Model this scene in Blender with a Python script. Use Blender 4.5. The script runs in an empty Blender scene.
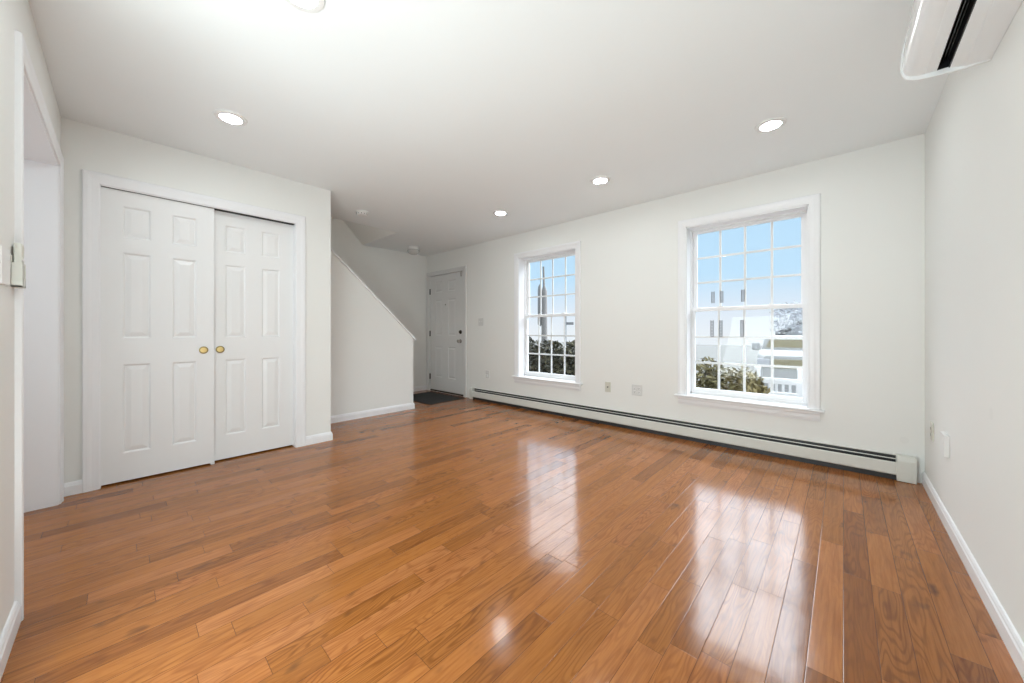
import bpy, math, random
from mathutils import Vector
random.seed(7)
PI = math.pi
scene = bpy.context.scene
COL = scene.collection

# ------------------------------------------------------------------ camera
cam_d = bpy.data.cameras.new('camera')
cam = bpy.data.objects.new('camera', cam_d); COL.objects.link(cam)
cam_d.sensor_fit = 'HORIZONTAL'; cam_d.sensor_width = 36.0
cam_d.lens = 36.0 * 360.3 / 1024.0
cam_d.shift_y = -9.5 / 1024.0
cam_d.clip_start = 0.02; cam_d.clip_end = 400
cam.location = (0, 0, 1.06)
cam.rotation_euler = (PI / 2, 0, math.atan2(332.0, 360.3))
scene.camera = cam

# ------------------------------------------------------------------ exposure
scene.view_settings.view_transform = 'Standard'
scene.view_settings.look = 'None'
scene.view_settings.gamma = 1.0
scene.view_settings.use_curve_mapping = False
scene.view_settings.exposure = 0.28

# ------------------------------------------------------------------ sky
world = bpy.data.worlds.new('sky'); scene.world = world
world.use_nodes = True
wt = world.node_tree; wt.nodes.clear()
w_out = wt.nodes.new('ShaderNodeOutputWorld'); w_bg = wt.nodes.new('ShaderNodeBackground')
w_tc = wt.nodes.new('ShaderNodeTexCoord'); w_sep = wt.nodes.new('ShaderNodeSeparateXYZ')
w_ramp = wt.nodes.new('ShaderNodeValToRGB')
w_map = wt.nodes.new('ShaderNodeMapRange'); w_map.interpolation_type = 'LINEAR'
wt.links.new(w_tc.outputs['Generated'], w_sep.inputs[0])
wt.links.new(w_sep.outputs['Z'], w_ramp.inputs[0])
wt.links.new(w_sep.outputs['Z'], w_map.inputs['Value'])
r = w_ramp.color_ramp
r.elements[0].position = 0.0; r.elements[0].color = (0.92, 0.98, 1.04, 1)
r.elements[1].position = 0.30; r.elements[1].color = (0.55, 0.82, 1.06, 1)
for p, c in ((0.06, (0.82, 0.93, 1.05, 1)), (0.14, (0.60, 0.86, 1.08, 1)), (0.40, (0.88, 0.95, 1.03, 1))):
    e = r.elements.new(p); e.color = c
w_map.inputs['From Min'].default_value = 0.27; w_map.inputs['From Max'].default_value = 0.62   # added brightness above the visible sky
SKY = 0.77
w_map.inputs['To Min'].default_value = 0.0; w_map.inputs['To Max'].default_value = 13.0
wt.links.new(w_ramp.outputs[0], w_bg.inputs['Color'])
# glow added out of view, window side, to brighten room and floor, from 16 to 50 degrees up
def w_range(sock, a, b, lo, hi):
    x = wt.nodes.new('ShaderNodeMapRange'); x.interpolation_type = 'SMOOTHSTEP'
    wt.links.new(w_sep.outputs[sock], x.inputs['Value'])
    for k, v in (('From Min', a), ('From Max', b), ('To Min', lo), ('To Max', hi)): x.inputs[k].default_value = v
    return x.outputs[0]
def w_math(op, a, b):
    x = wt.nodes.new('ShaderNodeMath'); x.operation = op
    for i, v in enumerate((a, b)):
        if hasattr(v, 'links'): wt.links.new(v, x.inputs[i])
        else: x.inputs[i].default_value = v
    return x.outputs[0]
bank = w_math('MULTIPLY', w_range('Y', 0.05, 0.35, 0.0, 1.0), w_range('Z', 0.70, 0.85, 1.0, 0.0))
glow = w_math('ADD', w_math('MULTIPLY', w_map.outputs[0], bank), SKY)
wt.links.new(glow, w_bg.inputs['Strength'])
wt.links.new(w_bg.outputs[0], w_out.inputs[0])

# ------------------------------------------------------------------ large area lights
def area(name, loc, rot, sx, sy, power, color=(1, 1, 1), spread=180):
    d = bpy.data.lights.new(name, 'AREA'); d.shape = 'RECTANGLE'; d.size = sx; d.size_y = sy
    d.energy = power; d.color = color; d.spread = math.radians(spread)
    o = bpy.data.objects.new(name, d); COL.objects.link(o); o.location = loc; o.rotation_euler = rot
    return o
# added fill light, set in an invented doorway behind the camera
DOORWAY_FILL_W = 47.0
HALL_FILL_W = 10.0
STAIR_FILL_W = 23.0
area('doorway_fill', (-1.05, -0.40, 0.78), (PI / 2 + 0.42, 0, 0.25), 1.5, 1.3, DOORWAY_FILL_W, (0.885, 0.99, 1.0))
# area light standing in for unseen daylight in the hall
area('hall_fill', (-2.9, -1.7, 1.5), (PI / 2, 0, 0), 1.0, 1.4, HALL_FILL_W, (0.86, 0.93, 1.0))
# fill light added at the stairwell top in place of upstairs daylight
area('stairwell_fill', (-5.05, 0.2, 4.9), (0.35, 0, 0), 0.9, 0.9, STAIR_FILL_W, (1.0, 0.96, 0.9))
LAMP = 86.0          # radiance of a downlight lens
LAMP_COLOR = (0.92, 1.0, 1.01, 1)

# ------------------------------------------------------------------ material helpers
class NT:
    def __init__(self, name):
        self.m = bpy.data.materials.new(name); self.m.use_nodes = True
        self.t = self.m.node_tree
        self.b = self.t.nodes['Principled BSDF']; self.out = self.t.nodes['Material Output']
    def n(self, typ, **kw):
        x = self.t.nodes.new(typ)
        for k, v in kw.items(): setattr(x, k, v)
        return x
    def l(self, a, b): self.t.links.new(a, b)
    def put(self, sock, v):
        if hasattr(v, 'links'): self.l(v, sock)
        else: sock.default_value = v
    def math(self, op, a, b=0.0, c=0.0):
        x = self.n('ShaderNodeMath', operation=op)
        self.put(x.inputs[0], a); self.put(x.inputs[1], b)
        if len(x.inputs) > 2: self.put(x.inputs[2], c)
        return x.outputs[0]
    def mix(self, f, a, b, blend='MIX'):
        x = self.n('ShaderNodeMix', data_type='RGBA', blend_type=blend)
        self.put(x.inputs['Factor'], f); self.put(x.inputs[6], a); self.put(x.inputs[7], b)
        return x.outputs[2]
    def ramp(self, f, stops):
        x = self.n('ShaderNodeValToRGB'); self.l(f, x.inputs[0])
        e = x.color_ramp.elements
        e[0].position, e[0].color = stops[0]; e[1].position, e[1].color = stops[-1]
        for p, c in stops[1:-1]:
            k = e.new(p); k.color = c
        return x.outputs[0]
    def obj(self): return self.n('ShaderNodeTexCoord').outputs['Object']
    def noise(self, vec, scale, detail=3, rough=0.5):
        x = self.n('ShaderNodeTexNoise'); self.l(vec, x.inputs['Vector'])
        x.inputs['Scale'].default_value = scale; x.inputs['Detail'].default_value = detail
        x.inputs['Roughness'].default_value = rough
        return x.outputs['Fac']
    def bump(self, h, strength, dist):
        x = self.n('ShaderNodeBump'); self.l(h, x.inputs['Height'])
        x.inputs['Strength'].default_value = strength; x.inputs['Distance'].default_value = dist
        self.l(x.outputs[0], self.b.inputs['Normal'])

def rgba(c): return (c[0], c[1], c[2], 1)

def paint(name, c, rough=0.5, var=0.02, bump=0.05, scale=220.0, metallic=0.0, spec=0.5, coat=0.0):
    k = NT(name); v = k.obj()
    n1 = k.noise(v, 3.0, 3)
    lo = rgba([x * (1 - var) for x in c]); hi = rgba([min(1, x * (1 + var)) for x in c])
    k.l(k.mix(n1, lo, hi), k.b.inputs['Base Color'])
    k.b.inputs['Roughness'].default_value = rough
    k.b.inputs['Metallic'].default_value = metallic
    k.b.inputs['Specular IOR Level'].default_value = spec
    k.b.inputs['Coat Weight'].default_value = coat
    if bump: k.bump(k.noise(v, scale, 2), bump, 0.002)
    return k.m

def wall_paint(name, c, patches=()):
    k = NT(name); v = k.obj()
    n1 = k.noise(v, 1.6, 4)
    base = k.mix(n1, rgba([x * 0.985 for x in c]), rgba([x * 1.015 for x in c]))
    for p, rad in patches:                        # touched-up round spackle spots
        d = k.n('ShaderNodeVectorMath', operation='DISTANCE'); k.l(v, d.inputs[0]); d.inputs[1].default_value = p
        f = k.math('LESS_THAN', d.outputs['Value'], rad)
        f = k.math('MULTIPLY', f, 0.28)
        base = k.mix(f, base, rgba([x * 0.90 for x in c]))
    k.l(base, k.b.inputs['Base Color'])
    k.b.inputs['Roughness'].default_value = 0.55
    k.b.inputs['Specular IOR Level'].default_value = 0.3
    k.bump(k.noise(v, 160.0, 3), 0.06, 0.002)
    return k.m

def emitter(name, c, s):
    k = NT(name)
    k.b.inputs['Base Color'].default_value = (0.9, 0.9, 0.9, 1)
    k.b.inputs['Emission Color'].default_value = c
    k.b.inputs['Emission Strength'].default_value = s
    return k.m

def glass_pane(name):
    k = NT(name); t = k.t
    t.nodes.remove(k.b)
    tr = k.n('ShaderNodeBsdfTransparent'); tr.inputs[0].default_value = (0.99, 0.995, 0.995, 1)
    gl = k.n('ShaderNodeBsdfGlossy'); gl.inputs['Roughness'].default_value = 0.0
    fr = k.n('ShaderNodeFresnel'); fr.inputs[0].default_value = 1.45
    f = k.math('MULTIPLY', fr.outputs[0], 0.25)
    mx = k.n('ShaderNodeMixShader'); k.l(f, mx.inputs[0]); k.l(tr.outputs[0], mx.inputs[1]); k.l(gl.outputs[0], mx.inputs[2])
    k.l(mx.outputs[0], k.out.inputs['Surface'])
    return k.m

def oak_floor():
    k = NT('oak_strip_floor'); v = k.obj()
    s = k.n('ShaderNodeSeparateXYZ'); k.l(v, s.inputs[0])
    x, y = s.outputs[0], s.outputs[1]
    W = 0.0866
    u = k.math('DIVIDE', k.math('ADD', x, 0.0023), W)
    row = k.math('FLOOR', u); fu = k.math('FRACT', u)
    def wn(a, off):
        w = k.n('ShaderNodeTexWhiteNoise', noise_dimensions='1D'); k.l(k.math('ADD', a, off), w.inputs['W']); return w.outputs['Value']
    L = k.math('MULTIPLY_ADD', wn(row, 3.7), 0.55, 0.42)
    vv = k.math('MULTIPLY_ADD', wn(row, 91.3), 13.0, k.math('DIVIDE', y, L))
    pl = k.math('FLOOR', vv); fv = k.math('FRACT', vv)
    cb = k.n('ShaderNodeCombineXYZ'); k.l(row, cb.inputs[0]); k.l(pl, cb.inputs[1])
    w2 = k.n('ShaderNodeTexWhiteNoise', noise_dimensions='2D'); k.l(cb.outputs[0], w2.inputs['Vector'])
    rnd = w2.outputs['Value']
    sc = k.n('ShaderNodeSeparateColor'); k.l(w2.outputs['Color'], sc.inputs[0])
    ra, rb = sc.outputs[0], sc.outputs[1]
    base = k.ramp(rnd, [(0.0, (0.28, 0.096, 0.022, 1)), (0.2, (0.375, 0.142, 0.028, 1)), (0.55, (0.45, 0.178, 0.036, 1)),
                        (0.85, (0.47, 0.190, 0.043, 1)), (1.0, (0.53, 0.235, 0.065, 1))])
    base = k.mix(k.math('MULTIPLY', ra, 0.7), base, k.mix(0.5, base, (0.40, 0.105, 0.045, 1)))
    # stretched grain, its own piece of wood in every board
    def wood_vec(sx, sy):
        c = k.n('ShaderNodeCombineXYZ')
        k.l(k.math('MULTIPLY_ADD', x, sx, k.math('MULTIPLY', rnd, 57.0)), c.inputs[0])
        k.l(k.math('MULTIPLY_ADD', y, sy, k.math('MULTIPLY', ra, 43.0)), c.inputs[1])
        k.l(k.math('MULTIPLY', rb, 31.0), c.inputs[2])
        return c.outputs[0]
    g = k.noise(wood_vec(95.0, 4.0), 1.0, 6, 0.65)
    cath = k.noise(wood_vec(9.0, 1.1), 1.0, 2, 0.5)
    rings = k.math('SINE', k.math('MULTIPLY', cath, 150.0))
    rings = k.math('SMOOTH_MAX', k.math('MULTIPLY', rings, 1.0), 0.0, 0.3)
    amp = k.math('MULTIPLY_ADD', rb, 0.55, 0.08)
    dark = k.mix(1.0, base, (0.44, 0.33, 0.26, 1), 'MULTIPLY')
    gcol = k.mix(k.math('MULTIPLY', rings, amp), base, dark)
    gf = k.n('ShaderNodeMapRange'); k.l(g, gf.inputs[0]); gf.inputs[1].default_value = 0.42; gf.inputs[2].default_value = 0.78
    gf.inputs[3].default_value = 0.0; gf.inputs[4].default_value = 0.75
    gcol = k.mix(gf.outputs[0], gcol, dark)
    kn = k.noise(wood_vec(13.0, 7.0), 1.0, 2, 0.5)
    kf = k.n('ShaderNodeMapRange'); k.l(kn, kf.inputs[0]); kf.inputs[1].default_value = 0.66; kf.inputs[2].default_value = 0.80
    kf.inputs[3].default_value = 0.0; kf.inputs[4].default_value = 0.75
    gcol = k.mix(kf.outputs[0], gcol, (0.07, 0.028, 0.013, 1))
    broad = k.noise(wood_vec(14.0, 1.6), 1.0, 2, 0.5)
    gcol = k.mix(k.math('MULTIPLY', broad, 0.45), gcol, k.mix(1.0, gcol, (0.62, 0.55, 0.50, 1), 'MULTIPLY'))
    # seams
    du = k.math('MULTIPLY', k.math('MINIMUM', fu, k.math('SUBTRACT', 1.0, fu)), W)
    dv = k.math('MULTIPLY', k.math('MINIMUM', fv, k.math('SUBTRACT', 1.0, fv)), L)
    d = k.math('MINIMUM', du, k.math('MULTIPLY', dv, 1.2))
    seam = k.n('ShaderNodeMapRange', interpolation_type='SMOOTHSTEP'); k.l(d, seam.inputs[0])
    seam.inputs[1].default_value = 0.0003; seam.inputs[2].default_value = 0.0014
    col = k.mix(seam.outputs[0], k.mix(1.0, gcol, (0.30, 0.25, 0.22, 1), 'MULTIPLY'), gcol)
    k.l(col, k.b.inputs['Base Color'])
    rg = k.n('ShaderNodeMapRange'); k.l(g, rg.inputs[0]); rg.inputs[3].default_value = 0.10; rg.inputs[4].default_value = 0.19
    k.l(rg.outputs[0], k.b.inputs['Roughness'])
    k.b.inputs['IOR'].default_value = 1.42
    k.b.inputs['Coat Weight'].default_value = 0.0
    k.b.inputs['Coat Roughness'].default_value = 0.13
    k.b.inputs['Coat IOR'].default_value = 1.6
    # board relief: eased edges, a slight crown, cupping that differs from board to board
    eased = k.n('ShaderNodeMapRange', interpolation_type='SMOOTHSTEP'); k.l(d, eased.inputs[0])
    eased.inputs[1].default_value = 0.0; eased.inputs[2].default_value = 0.0025
    tilt = k.math('MULTIPLY', k.math('SUBTRACT', fu, 0.5), k.math('SUBTRACT', ra, 0.5))
    tilt2 = k.math('MULTIPLY', k.math('MULTIPLY', k.math('SUBTRACT', fv, 0.5), k.math('SUBTRACT', rb, 0.5)), 2.2)
    h = k.math('MULTIPLY', eased.outputs[0], 0.2)
    h = k.math('ADD', h, k.math('MULTIPLY', tilt, 0.55))
    h = k.math('ADD', h, k.math('MULTIPLY', tilt2, 0.5))
    h = k.math('ADD', h, k.math('MULTIPLY', k.noise(v, 7.0, 2), 0.9))
    h = k.math('ADD', h, k.math('MULTIPLY', g, -0.05))
    bp = k.n('ShaderNodeBump'); k.l(h, bp.inputs['Height']); bp.inputs['Strength'].default_value = 1.0; bp.inputs['Distance'].default_value = 0.0011
    k.l(bp.outputs[0], k.b.inputs['Normal']); k.l(bp.outputs[0], k.b.inputs['Coat Normal'])
    return k.m

def leaf_mat(name, c1, c2, c3):
    k = NT(name)
    gi = k.n('ShaderNodeNewGeometry')
    rnd = gi.outputs['Random Per Island']
    k.l(k.ramp(rnd, [(0, rgba(c1)), (0.55, rgba(c2)), (1, rgba(c3))]), k.b.inputs['Base Color'])
    k.b.inputs['Roughness'].default_value = 0.5
    k.b.inputs['Subsurface Weight'].default_value = 0.0
    return k.m

M = {}
M['floor'] = oak_floor()
M['wall'] = wall_paint('warm_white_wall_paint', (0.865, 0.865, 0.84), [((0.317, 3.80, 0.285), 0.024), ((0.415, 2.262, 0.747), 0.024)])
M['ceiling'] = wall_paint('flat_ceiling_paint', (0.90, 0.93, 0.935))
M['trim'] = paint('white_trim_paint', (0.89, 0.89, 0.905), 0.32, 0.01, 0.02)
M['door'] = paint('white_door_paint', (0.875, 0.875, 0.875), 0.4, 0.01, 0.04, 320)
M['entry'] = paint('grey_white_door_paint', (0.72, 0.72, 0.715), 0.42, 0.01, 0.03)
M['dark'] = paint('gap_shade_black', (0.012, 0.012, 0.013), 0.7, 0.1, 0)
M['vinyl'] = paint('white_vinyl', (0.88, 0.88, 0.89), 0.3, 0.01, 0)
M['glass'] = glass_pane('window_glass')
M['brass'] = paint('polished_brass', (0.80, 0.62, 0.28), 0.28, 0.06, 0, metallic=0.85)
M['brass_rim'] = paint('aged_brass_rim', (0.36, 0.27, 0.12), 0.35, 0.08, 0, metallic=0.85)
M['bronze'] = paint('oil_rubbed_bronze', (0.050, 0.042, 0.036), 0.35, 0.1, 0, metallic=0.7)
M['nickel'] = paint('worn_nickel', (0.32, 0.30, 0.28), 0.3, 0.08, 0, metallic=0.9)
M['plastic'] = paint('white_plastic', (0.84, 0.84, 0.83), 0.35, 0.01, 0)
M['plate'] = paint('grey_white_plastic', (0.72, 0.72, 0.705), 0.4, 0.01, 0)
M['almond'] = paint('almond_plastic', (0.66, 0.65, 0.57), 0.4, 0.02, 0)
M['holder'] = paint('ivory_plastic', (0.76, 0.76, 0.70), 0.4, 0.02, 0)
M['glossy'] = paint('glossy_white_plastic', (0.87, 0.88, 0.89), 0.24, 0.01, 0, coat=0.3)
M['ac_body'] = paint('satin_white_plastic', (0.85, 0.865, 0.875), 0.35, 0.01, 0)
M['black'] = paint('black_plastic', (0.012, 0.012, 0.014), 0.3, 0.05, 0)
M['enamel'] = paint('heater_enamel', (0.74, 0.74, 0.69), 0.35, 0.02, 0)
M['fin'] = paint('aluminium_fins_in_shade', (0.05, 0.05, 0.052), 0.45, 0.2, 0, metallic=0.4)  # shade inside the heater put into the fin colour
M['slot'] = paint('slot_black', (0.02, 0.02, 0.02), 0.6, 0.05, 0)
M['mat_rib'] = paint('charcoal_carpet', (0.035, 0.037, 0.038), 0.95, 0.35, 0.8, 260)
M['mat_edge'] = paint('black_rubber', (0.018, 0.018, 0.018), 0.7, 0.1, 0)
M['lens'] = emitter('lit_lamp_lens', LAMP_COLOR, LAMP)
M['opal'] = paint('unlit_opal_glass', (0.62, 0.62, 0.60), 0.25, 0.02, 0)
M['strip_grey'] = paint('grey_strip', (0.44, 0.48, 0.54), 0.6, 0.1, 0)
M['bark'] = paint('bark', (0.10, 0.075, 0.05), 0.9, 0.3, 0.6, 60)
M['pale_bark'] = paint('pale_twig_bark', (0.42, 0.40, 0.40), 0.9, 0.15, 0.3, 60)
M['leaf_olive'] = leaf_mat('olive_leaves', (0.05, 0.043, 0.015), (0.12, 0.10, 0.036), (0.30, 0.265, 0.13))
M['leaf_gold'] = leaf_mat('golden_leaves', (0.10, 0.08, 0.026), (0.20, 0.16, 0.06), (0.38, 0.32, 0.17))
M['leaf_dark'] = leaf_mat('dark_hedge_leaves', (0.020, 0.020, 0.011), (0.036, 0.035, 0.020), (0.13, 0.118, 0.066))
M['leaf_grey'] = leaf_mat('grey_leaves', (0.40, 0.42, 0.46), (0.56, 0.58, 0.62), (0.80, 0.82, 0.85))
M['pole'] = paint('weathered_grey_wood', (0.30, 0.285, 0.275), 0.9, 0.2, 0.3, 40)
M['can'] = paint('grey_transformer_paint', (0.27, 0.275, 0.28), 0.5, 0.05, 0)
M['drive'] = paint('pale_concrete', (0.135, 0.133, 0.12), 0.9, 0.04, 0.2, 30)
M['car'] = paint('white_car_paint', (0.50, 0.50, 0.50), 0.5, 0.01, 0, spec=0.1)
M['car_glass'] = paint('tinted_car_glass', (0.30, 0.255, 0.145), 0.4, 0.05, 0, spec=0.1)
M['tyre'] = paint('tyre_rubber', (0.03, 0.03, 0.03), 0.8, 0.1, 0)
M['siding'] = paint('grey_clapboard', (0.50, 0.51, 0.55), 0.7, 0.04, 0)
M['roof'] = paint('pale_shingles', (0.085, 0.085, 0.088), 0.9, 0.08, 0.3, 30)
M['road_sign'] = paint('sign_back', (0.30, 0.31, 0.33), 0.5, 0.05, 0)

# ------------------------------------------------------------------ mesh helpers
class MB:
    def __init__(self): self.v = []; self.f = []
    def box(self, x0, x1, y0, y1, z0, z1):
        b = len(self.v)
        self.v += [(x, y, z) for z in (z0, z1) for y in (y0, y1) for x in (x0, x1)]
        self.f += [[b + i for i in q] for q in ((0, 2, 3, 1), (4, 5, 7, 6), (0, 1, 5, 4), (2, 6, 7, 3), (0, 4, 6, 2), (1, 3, 7, 5))]
        return self
    def prism(self, pts, axis, a0, a1):
        """pts: polygon in the two other axes (in x,y,z order); extruded along axis"""
        b = len(self.v); n = len(pts)
        for a in (a0, a1):
            for p, q in pts:
                self.v.append((a, p, q) if axis == 'x' else (p, a, q) if axis == 'y' else (p, q, a))
        self.f.append([b + i for i in range(n)][::-1]); self.f.append([b + n + i for i in range(n)])
        for i in range(n):
            j = (i + 1) % n; self.f.append([b + i, b + j, b + n + j, b + n + i])
        return self
    def rings(self, rr, closed=True, cap=True):
        b = len(self.v); n = len(rr[0])
        for q in rr: self.v += [tuple(p) for p in q]
        for k in range(len(rr) - 1):
            for i in range(n if closed else n - 1):
                j = (i + 1) % n
                self.f.append([b + k * n + i, b + k * n + j, b + (k + 1) * n + j, b + (k + 1) * n + i])
        if cap:
            self.f.append([b + i for i in range(n)][::-1]); self.f.append([b + (len(rr) - 1) * n + i for i in range(n)])
        return self
    def lathe(self, prof, center, axis='z', seg=28):
        """prof: list of (radius, height) along axis from center"""
        rr = []
        for rad, h in prof:
            q = []
            for i in range(seg):
                a = 2 * PI * i / seg; c, s = rad * math.cos(a), rad * math.sin(a)
                p = (c, s, h) if axis == 'z' else (c, h, s) if axis == 'y' else (h, c, s)
                q.append((center[0] + p[0], center[1] + p[1], center[2] + p[2]))
            rr.append(q)
        return self.rings(rr)
    def tube(self, path, rad, seg=8):
        rr = []
        P = [Vector(p) for p in path]
        for i, p in enumerate(P):
            d = (P[min(i + 1, len(P) - 1)] - P[max(i - 1, 0)]).normalized()
            up = Vector((0, 0, 1)) if abs(d.z) < 0.9 else Vector((1, 0, 0))
            a = d.cross(up).normalized(); b = d.cross(a)
            R = rad[i] if isinstance(rad, (list, tuple)) else rad
            rr.append([p + a * R * math.cos(2 * PI * k / seg) + b * R * math.sin(2 * PI * k / seg) for k in range(seg)])
        return self.rings(rr)
    def build(self, name, mat, parent=None, bevel=0.0, smooth=False, seg=2, loc=None):
        me = bpy.data.meshes.new(name); me.from_pydata(self.v, [], self.f)
        import bmesh
        bm = bmesh.new(); bm.from_mesh(me)
        if smooth != 'leaf': bmesh.ops.recalc_face_normals(bm, faces=bm.faces)
        bm.to_mesh(me); bm.free()
        me.materials.append(mat)
        o = bpy.data.objects.new(name, me); COL.objects.link(o)
        if parent is not None: o.parent = parent
        if loc: o.location = loc
        if smooth is True:
            for p in me.polygons: p.use_smooth = True
            try: me.set_sharp_from_angle(angle=math.radians(38))
            except Exception: pass
        if bevel:
            md = o.modifiers.new('bevel', 'BEVEL'); md.width = bevel; md.segments = seg; md.limit_method = 'ANGLE'; md.angle_limit = math.radians(35)
        return o

def tag(o, label=None, cat=None, group=None, kind=None):
    if label: o['label'] = label
    if cat: o['category'] = cat
    if group: o['group'] = group
    if kind: o['kind'] = kind
    return o
def empty(name, loc=(0, 0, 0), rz=0.0):
    o = bpy.data.objects.new(name, None); COL.objects.link(o); o.location = loc; o.rotation_euler.z = rz
    o.empty_display_size = 0.05
    return o
def struct(name, mb, mat, label, cat, **kw):
    return tag(mb.build(name, mat, **kw), label, cat, kind='structure')
def copy_tree(o, parent=None):
    c = o.copy(); COL.objects.link(c); c.parent = parent
    for ch in list(o.children): copy_tree(ch, c)
    return c

CASING = [(0.0, 0.0), (0.0, 0.009), (0.004, 0.0115), (0.014, 0.012), (0.030, 0.0135), (0.040, 0.0165), (0.048, 0.018), (0.062, 0.018), (0.067, 0.015), (0.068, 0.0)]
def casing_mb(put, u0, u1, v0, v1, w=0.068, mb=None):
    """three-sided mitred door or window casing; put(u, v, t) -> world"""
    mb = mb or MB(); k = w / 0.068
    rr = [[put(u0 - o * k, v0, t) for o, t in CASING], [put(u0 - o * k, v1 + o * k, t) for o, t in CASING],
          [put(u1 + o * k, v1 + o * k, t) for o, t in CASING], [put(u1 + o * k, v0, t) for o, t in CASING]]
    return mb.rings(rr)
BASE = [(0.0, 0.0), (0.014, 0.0), (0.014, 0.060), (0.0105, 0.066), (0.0095, 0.073), (0.005, 0.081), (0.0, 0.083)]
def base_mb(path, mb=None):
    """path: list of (x, y, nx, ny) with the (mitred) outward direction at each point"""
    mb = mb or MB()
    return mb.rings([[(x + nx * t, y + ny * t, z) for t, z in BASE] for x, y, nx, ny in path])

# ------------------------------------------------------------------ room shell
XR, YW, YL, XC, YE, XH, XF, ZC = 0.415, 3.80, -0.262, -3.705, 1.395, -4.385, -5.635, 2.445
WT = 0.20
struct('floor', MB().box(XF, XR, -2.2, YW, -0.12, 0.0), M['floor'], 'glossy reddish brown oak strip floor running toward the windows', 'floor')
cl = MB()
cl.box(-4.56, XR + 0.15, -2.4, YW + WT, ZC, ZC + 0.26)
cl.box(XF - 0.15, -4.56, 2.605, YW + WT, ZC, ZC + 0.26)
struct('ceiling', cl, M['ceiling'], 'smooth white ceiling with the stairwell cut into it', 'ceiling')
so = MB(); so.prism([(2.605, ZC), (2.605, ZC + 0.26), (0.3, ZC + 0.26 + 2.305 * 1.07), (0.3, ZC + 2.305 * 1.07)], 'x', XF, -4.56)
struct('ceiling_stairwell', so, M['wall'], 'sloped soffit rising inside the stairwell opening', 'ceiling')

# window wall with two window holes and the entry door hole
W1C, W2C = -0.683, -2.905
HOLEW = 0.472; WZ0, WZ1 = 0.437, 2.100
DX0, DX1, DZ1 = -5.545, -4.572, 2.068
def wallbands(mb, spans, zs):
    for (x0, x1), (z0, z1) in zip(spans, zs): mb.box(x0, x1, YW, YW + WT, z0, z1)
ww = MB()
wallbands(ww, [(XF - 0.15, DX0), (DX0, DX1), (DX1, W2C - HOLEW), (W2C - HOLEW, W2C + HOLEW), (W2C - HOLEW, W2C + HOLEW),
               (W2C + HOLEW, W1C - HOLEW), (W1C - HOLEW, W1C + HOLEW), (W1C - HOLEW, W1C + HOLEW), (W1C + HOLEW, XR + 0.15)],
          [(-0.12, ZC), (DZ1, ZC), (-0.12, ZC), (-0.12, WZ0), (WZ1, ZC), (-0.12, ZC), (-0.12, WZ0), (WZ1, ZC), (-0.12, ZC)])
struct('wall_front', ww, M['wall'], 'long off-white wall holding both windows and the entry door', 'wall')
struct('wall_right', MB().box(XR, XR + 0.15, -2.2, YW, -0.12, ZC), M['wall'], 'bare white wall along the right edge of the photo', 'wall')
# left wall with the cased opening into the hall, and an unseen doorway added to let fill light in
OX0, OX1, OZ = -3.55, -2.285, 2.088
lw = MB()
lw.box(-3.82, OX0, YL - 0.16, YL, -0.12, ZC); lw.box(OX0, OX1, YL - 0.16, YL, OZ, ZC)
lw.box(OX1, -1.85, YL - 0.16, YL, -0.12, ZC); lw.box(-1.85, -0.25, YL - 0.16, YL, 2.10, ZC); lw.box(-0.25, XR, YL - 0.16, YL, -0.12, ZC)
struct('wall_left', lw, M['wall'], 'white wall at the left edge around the cased hall opening', 'wall')
# hall and next room behind the left wall
hl = MB(); hl.box(-3.72, -3.58, -2.2, YL - 0.16, -0.12, ZC); hl.box(-3.72, XR + 0.15, -2.3, -2.2, -0.12, ZC); hl.box(-2.05, -1.95, -2.2, YL - 0.16, -0.12, ZC)
struct('wall_hall', hl, M['wall'], 'plain white walls of the hall beyond the cased opening', 'wall')
# closet wall and its block end
CY0, CY1, CZ = -0.097, 1.090, 2.058
cw = MB()
cw.box(XC - 0.115, XC, YL - 0.16, CY0, -0.12, ZC); cw.box(XC - 0.115, XC, CY0, CY1, CZ, ZC); cw.box(XC - 0.115, XC, CY1, YE, -0.12, ZC)
cw.box(XH - 0.11, XC - 0.115, YE - 0.115, YE, -0.12, ZC)
struct('wall_closet', cw, M['wall'], 'off-white wall around the white sliding closet doors', 'wall')
# stair half wall: sloping top, then full height
hw = MB()
hw.prism([(-0.4, -0.12), (2.742, -0.12), (2.742, 0.972), (1.645, 2.012), (1.645 - 0.433 / 0.948, ZC), (-0.4, ZC)], 'x', XH - 0.11, XH)
struct('wall_stairs', hw, M['wall'], 'white half wall with a sloping top beside the stairs', 'wall')
sl = 1.04 / 1.097
cp = MB()
y0, z0 = 2.775, 0.972 - 0.033 * sl
y1 = 1.18; z1 = z0 + (y0 - y1) * sl
ny, nz = math.sin(math.atan(sl)), math.cos(math.atan(sl))
cp.prism([(y0, z0), (y0 + ny * 0.020, z0 + nz * 0.020), (y1 + ny * 0.020, z1 + nz * 0.020), (y1, z1)], 'x', XH - 0.128, XH + 0.018)
struct('trim_1', cp, M['trim'], 'thin white cap board on the sloping stair half wall', 'trim', bevel=0.003)
# foyer end wall, stairwell back and upper enclosure
fw = MB(); fw.box(XF - 0.15, XF, -0.6, YW + WT, -0.12, 5.4)
struct('wall_foyer', fw, M['wall'], 'beige-shaded wall at the left end of the entry foyer', 'wall')
su = MB()
su.box(-4.56, -4.45, -0.6, 2.605, ZC + 0.26, 5.4); su.box(XF, XH, -0.6, -0.5, -0.12, 5.4); su.box(XF - 0.15, -4.45, -0.6, 2.9, 5.4, 5.5)
su.box(XF, -4.45, 2.605, 2.72, ZC + 0.26, 5.4)
struct('wall_stairwell', su, M['wall'], 'shaded upper walls inside the stairwell', 'wall')
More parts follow.
